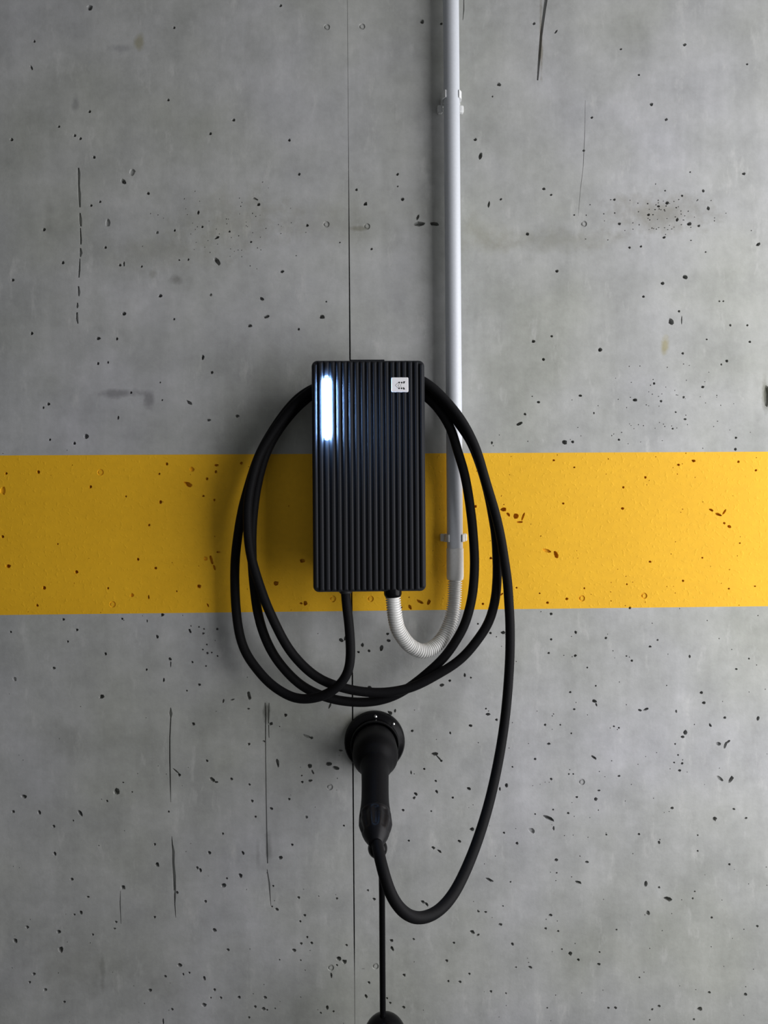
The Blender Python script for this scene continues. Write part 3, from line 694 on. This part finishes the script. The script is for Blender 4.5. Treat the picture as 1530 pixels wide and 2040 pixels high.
def pipe_clip(py, label, hh=0.0056, ears=True):
    zc = W(905, py, YP).z
    root = empty('pipe_clip', (XP, 0, zc))
    tag(root, label, 'clip', 'clips holding the conduit')
    bm = bmesh.new()
    add_box(bm, XP - 0.0155, XP + 0.0155, -0.0060, 0.0, zc - hh - 0.001, zc + hh + 0.001, 0.0009)
    bm_obj('base', bm, M_CLIP, root)
    for s in (-1, 1):
        # arm hugging the pipe from the wall side round to the front
        outer, inner = [], []
        for i in range(13):
            an = math.radians(62 - 104 * i / 12)          # 62 deg behind the pipe's side to 42 in front
            tip = 0.0012 if i > 9 else 0
            ro, ri = RP + 0.0030 - tip * (i - 9) * 0.3 if i > 9 else RP + 0.0030, RP + 0.0003
            outer.append((XP + s * ro * math.cos(an), YP + ro * math.sin(an)))
            inner.append((XP + s * ri * math.cos(an), YP + ri * math.sin(an)))
        pts = outer + inner[::-1]
        vs = [(x, y, zc - hh) for x, y in pts] + [(x, y, zc + hh) for x, y in pts]
        n = len(pts); m = len(outer); fs = []
        for i in range(m - 1):
            j = n - 1 - i
            fs += [(i, i + 1, j - 1, j), (n + i, n + j, n + j - 1, n + i + 1)]
        for i in range(n): fs.append((i, (i + 1) % n, n + (i + 1) % n, n + i))
        sharp(mesh_obj('arm', vs, fs, M_CLIP, root), 40)
        if ears:
            # screw lug low on each side
            bm = bmesh.new()
            xe = XP + s * 0.0172; ze = zc - 0.0125
            add_box(bm, xe - 0.0042, xe + 0.0034 if s > 0 else xe + 0.0042, -0.0085, 0.0, ze - 0.005, ze + 0.0065, 0.002)
            bm_obj('lug', bm, M_CLIP, root)
        else:
            bm = bmesh.new()
            xe = XP + s * 0.0178
            add_box(bm, xe - 0.0038, xe + 0.0032, -0.0095, 0.0, zc - hh, zc + hh + 0.001, 0.0018)
            bm_obj('lug', bm, M_CLIP, root)
    return root


pipe_clip(193, 'plastic clip high on the conduit, on bare grey concrete', 0.0058, True)
pipe_clip(1072, 'plastic clip on the conduit just above the sleeve, on the yellow band', 0.0056, False)

# corrugated hose from the sleeve round to the gland
hp = [(XP, YP, z_sl0 + 0.004)]
for (px, py, y) in ((906, 1175, -0.020), (904.5, 1203, -0.022), (898, 1237, -0.027), (884, 1268, -0.034), (864, 1289, -0.043), (841, 1297, -0.053), (818, 1287, -0.062), (802, 1269, -0.069), (791, 1248, -0.075), (785.5, 1218, -0.079)):
    p = W(px, py, y); hp.append((p.x, p.y, p.z))
hp.append((g2.x, Y_OUT, BZ0 + zg * 0.6))
path = catmull(hp, 0.0004, 0)
for _ in range(60):
    path = [path[0]] + [(path[i - 1] + path[i] * 2 + path[i + 1]) / 4 for i in range(1, len(path) - 1)] + [path[-1]]
s_ = 0.0; rad = []; prev = path[0]
for p in path:
    s_ += (p - prev).length; prev = p
    ph = (s_ % 0.0036) / 0.0036
    rad.append(0.0087 + 0.0025 * min(1, max(0, math.sin(math.pi * ph / 0.60)) * 1.7) if ph < 0.60 else 0.0087)
vs, fs = sweep(path, rad, 28)
hose = sharp(mesh_obj('flexible_hose', vs, fs, M_HOSE, None, loc=(g2.x, Y_OUT, BZ0 + zg)), 60)
tag(hose, 'pale grey corrugated hose curving from the conduit up into the charger', 'hose')

# ------------------------------------------------------------------ plug holder
YH = -0.012
hc = W(746.5, 1480, YH)
holder = empty('plug_holder', (hc.x, 0, hc.z))
tag(holder, 'round black plug holder screwed to the concrete under the charger', 'plug holder')
RH = 60.5 * mm_px(YH)
vs, fs = lathe([(0, 0.0), (RH, 0.0), (RH, 0.008), (RH - 0.002, 0.0115), (RH - 0.006, 0.013), (0.0385, 0.0145), (0.0380, 0.024), (0.0372, 0.026), (0.0360, 0.026), (0.0357, 0.015), (0, 0.015)], (hc.x, 0, hc.z), (0, -1, 0), 64)
sharp(mesh_obj('flange', vs, fs, M_GLOSS, holder), 35)
for an in (88, 45):
    rr = 0.0418
    p = Vector((hc.x + rr * math.cos(math.radians(an)), -0.0128, hc.z + rr * math.sin(math.radians(an))))
    vs, fs = lathe([(0, -0.002), (0.0027, -0.002), (0.0027, 0.0012), (0.0022, 0.0022), (0.0009, 0.0028), (0.0009, 0.0018), (0, 0.0018)], p, (0, -1, 0), 20)
    s = sharp(mesh_obj('screw', vs, fs, M_STEEL, holder), 40); s['label'] = 'small steel screw'

# ------------------------------------------------------------------ charging cable with plug
RC = 0.0071
cable = empty('charging_cable', (g1.x, Y_OUT, BZ0))
tag(cable, 'thick black charging cable coiled around the charger, its plug parked in the holder', 'cable')
TR = [
    # out of the gland and down into the outer left loop
    (690.7, 1209, -.080), (694.6, 1235, -.080), (697.5, 1274, -.080), (698.6, 1301, -.080), (695, 1337, -.079), (676, 1366, -.077), (645, 1386, -.072), (612, 1393, -.066), (583, 1390, -.059),
    (540, 1364, -.050), (511, 1332, -.042), (491, 1304, -.036), (479, 1273, -.031), (473, 1240, -.029), (469.7, 1207, -.028), (468, 1173, -.028), (467.7, 1140, -.028), (469, 1107, -.028), (473, 1073, -.028),
    (478, 1040, -.028), (484.5, 1007, -.028), (494, 973, -.028), (504, 940, -.028), (515.7, 907, -.028), (530, 880, -.028), (547, 852, -.028), (575, 813, -.028), (608, 782, -.028),
    # behind the charger, first strand on the right
    (660, 762, -.028), (735, 756, -.029), (800, 765, -.033), (848, 789, -.042), (880, 823, -.0475), (900.5, 860, -.049), (911, 897, -.050), (923, 934, -.050), (931, 972, -.050), (936.5, 1009, -.050),
    (941, 1046, -.050), (944, 1084, -.051), (945.5, 1121, -.052), (944, 1158, -.053), (939.5, 1195, -.054), (926.5, 1243, -.053), (908, 1277, -.051), (884, 1311, -.047), (855, 1338, -.043),
    (827, 1361, -.040), (805, 1376, -.039), (782, 1388, -.039), (750, 1397, -.039), (717, 1399.5, -.039), (678, 1396, -.039), (646, 1388, -.040), (612, 1373, -.041), (586, 1354, -.042), (562, 1328, -.043),
    (545, 1305, -.043), (529, 1273, -.043), (518, 1240, -.043), (511, 1207, -.043), (507, 1173, -.043), (503.7, 1140, -.043), (502, 1107, -.043), (501.5, 1073, -.043), (503, 1040, -.043), (506, 1007, -.043),
    (511, 973, -.043), (518.5, 940, -.043), (528, 907, -.043), (545, 872, -.043), (570, 836, -.043), (604, 800, -.043),
    # behind the charger, middle strand on the right
    (660, 762, -.043), (735, 745, -.043), (800, 746, -.045), (847, 768, -.049), (878, 797, -.051), (906, 832, -.0515), (926, 861, -.052), (938, 879, -.052), (953, 916, -.052), (965, 953, -.052),
    (974.5, 990, -.052), (981.6, 1028, -.052), (987.6, 1065, -.052), (989.8, 1102, -.052), (991, 1139, -.052), (990, 1158, -.053), (986.7, 1195, -.054), (974, 1240, -.055), (952, 1274, -.056),
    (926, 1306, -.056), (900, 1327, -.056), (874, 1342, -.056), (848, 1357, -.056), (821, 1369.5, -.056), (795, 1376, -.056), (770, 1379.5, -.056), (743, 1380, -.056), (717, 1377.5, -.056), (691, 1372.5, -.056),
    (651, 1360, -.057), (625, 1345, -.058), (599, 1322, -.058), (573, 1290, -.058), (553, 1253, -.058), (540, 1225, -.058), (531, 1205, -.058), (519, 1172, -.058), (508, 1138, -.058), (499.5, 1107, -.058),
    (495, 1073, -.058), (493, 1040, -.058), (493.5, 1007, -.058), (498, 973, -.058), (506, 940, -.058), (516, 907, -.058), (536, 873, -.058), (562, 836, -.058), (600, 794, -.059),
    # behind the charger, outer strand on the right, down to the plug
    (660, 757, -.059), (735, 742, -.0585), (800, 742, -.0585), (847, 761, -.065), (881, 790, -.067), (913, 828, -.068), (932.5, 860, -.068), (949.5, 897, -.068), (960.5, 934, -.068), (971.5, 972, -.068), (983, 1009, -.068),
    (992.5, 1046, -.068), (1000, 1084, -.068), (1005.5, 1121, -.068), (1011, 1158, -.068), (1014.6, 1214, -.068), (1016, 1240, -.068), (1016, 1300, -.070), (1012, 1370, -.075), (1005, 1440, -.085), (994, 1510, -.105),
    (978, 1585, -.135), (958, 1655, -.170), (933, 1722, -.205), (903, 1782, -.238), (870, 1818, -.260), (835, 1830.5, -.275), (804, 1818, -.288), (781, 1788, -.294), (766, 1746, -.290), (757.5, 1712, -.277),
]
pts = [(g1.x, Y_OUT, BZ0 - 0.0005)]
for (px, py, y) in TR:
    p = W(px, py, y); pts.append((p.x, p.y, p.z))
# plug axis: out of the holder and drooping towards the viewer
H0 = Vector((hc.x, -0.020, hc.z)); H1 = Vector((hc.x, -0.078, hc.z))
PE = W(748.5, 1681, -0.252); NK = W(747, 1548, -0.112)
pts.append(tuple(PE - (PE - NK).normalized() * 0.010))
path = catmull(pts, 0.004, 0)
for _ in range(14):
    path = [path[0]] + [(path[i - 1] + path[i] * 2 + path[i + 1]) / 4 for i in range(1, len(path) - 1)] + [path[-1]]
vs, fs = sweep(path, RC, 20)
mesh_obj('cable_sheath', vs, fs, M_RUB, cable, smooth=True)

# plug body: lofted sections (photo px centre, wall distance, radius in px)
secs = []
def sec(p, r): secs.append((Vector(p), r))
sec((hc.x, -0.0185, hc.z), 0.030); sec((hc.x, -0.020, hc.z), 0.0325); sec((hc.x, -0.030, hc.z), 0.0335); sec((hc.x, -0.060, hc.z), 0.0345); sec((hc.x, -0.074, hc.z - 0.0005), 0.0343)
sec((hc.x, -0.082, hc.z - 0.002), 0.0325); sec((hc.x, -0.089, hc.z - 0.004), 0.0285); sec((hc.x, -0.096, hc.z - 0.006), 0.0235)
HA = W(747, 1543, -0.104)
for (py, y, rpx) in ((1532, -0.106, 29), (1540, -0.118, 27.3), (1556, -0.138, 27.0), (1576, -0.158, 27.0), (1596, -0.176, 27.6), (1612, -0.190, 29.4), (1624, -0.200, 31.4)):
    sec(W(747.3, py, y), rpx * mm_px(y))
pth, rr = [], []
P_ = [s[0] for s in secs]; R_ = [s[1] for s in secs]
dense = catmull(P_, 0.003, 0)
# radii interpolated by nearest section parameter
lens = [0.0]
for i in range(1, len(dense)): lens.append(lens[-1] + (dense[i] - dense[i - 1]).length)
marks = []
j = 0
for s in P_:
    best = min(range(len(dense)), key=lambda i: (dense[i] - s).length); marks.append(lens[best])
rad = []
for L_ in lens:
    k = 0
    while k < len(marks) - 2 and marks[k + 1] < L_: k += 1
    t = max(0, min(1, (L_ - marks[k]) / max(1e-6, marks[k + 1] - marks[k]))); t = t * t * (3 - 2 * t) if 0 else t
    rad.append(R_[k] * (1 - t) + R_[k + 1] * t)
for _ in range(3):
    rad = [rad[0]] + [(rad[i - 1] + 2 * rad[i] + rad[i + 1]) / 4 for i in range(1, len(rad) - 1)] + [rad[-1]]
vs, fs = sweep(dense, rad, 36)
plug = sharp(mesh_obj('plug', vs, fs, M_PLUG, cable), 50); plug['label'] = 'black plug with straight grip, drooping from the holder'
# fluted clamp nut at the end of the grip
e0 = dense[-1]; r0 = rad[-1]
N1 = W(748, 1640, -0.214); N2 = W(748.5, 1656, -0.231); N3 = PE
npath = catmull([e0 - (N1 - e0).normalized() * 0.001, N1, N2, N3], 0.0015, 0)
lens = [0.0]
for i in range(1, len(npath)): lens.append(lens[-1] + (npath[i] - npath[i - 1]).length)
nr, fl = [], []
for L_ in lens:
    t = L_ / lens[-1]
    if t < 0.06: r = r0 * (0.985 + t / 0.06 * 0.03)
    elif t < 0.38: r = r0 * (1.015 + 0.03 * math.sin((t - 0.06) / 0.32 * math.pi * 0.6))
    else:
        k = (t - 0.38) / 0.62; r = r0 * 1.04 * (1 - k) + 0.0085 * k + 0.0022 * math.sin(k * math.pi)
    nr.append(r); fl.append(0.10 * max(0, min(1, (t - 0.08) / 0.06)) * max(0, min(1, (0.72 - t) / 0.05)))
vs, fs = sweep(npath, nr, 80, True, None, fl)
nut = sharp(mesh_obj('clamp_nut', vs, fs, plastic('shiny_black_nut', (0.006, 0.006, 0.007), 0.42, 0.14, 500), plug), 40); nut['label'] = 'fluted clamp nut'

# ------------------------------------------------------------------ black rod with ball, at the bottom edge
YR = -0.115
kr = mm_px(YR)
rb = W(762, 1930, YR)
bt = W(752.3, 1690, YR)
zd = W(766, 2023, YR).z
rod = empty('ball_topped_post', (rb.x, YR, 0))
tag(rod, 'slim black rod topped by a glossy ball, on a rounded black post below the plug', 'post')
zb = bt.z
path = catmull([(rb.x, YR, zd - 0.006), (rb.x, YR, zd + 0.05), (rb.x, YR, zb - 0.055), (rb.x - 0.0012, YR, zb - 0.035), (bt.x + 0.001, YR, zb - 0.010), (bt.x, YR, zb)], 0.006)
vs, fs = sweep(path, 6.1 * kr, 20)
mesh_obj('rod', vs, fs, M_GLOSS, rod, smooth=True)
vs, fs = lathe([(19.5 * kr * math.sin(math.pi * i / 20), -19.5 * kr * math.cos(math.pi * i / 20)) for i in range(21)], (bt.x, YR, zb), (0, 0, 1), 32)
mesh_obj('ball', vs, fs, M_GLOSS, rod, smooth=True)
R = 43 * kr
xd = W(767, 2030, YR).x
prof = [(0, zd)] + [(R * math.sin(math.radians(a_)), zd - R + R * math.cos(math.radians(a_))) for a_ in range(8, 91, 8)] + [(R, zd - R - 0.02), (R, 0.012), (R * 1.7, 0.010), (R * 1.75, 0.0), (0, 0.0)]
vs, fs = lathe(prof, (xd, YR, 0), (0, 0, 1), 36)
sharp(mesh_obj('rounded_post', vs, fs, M_GLOSS, rod), 50)
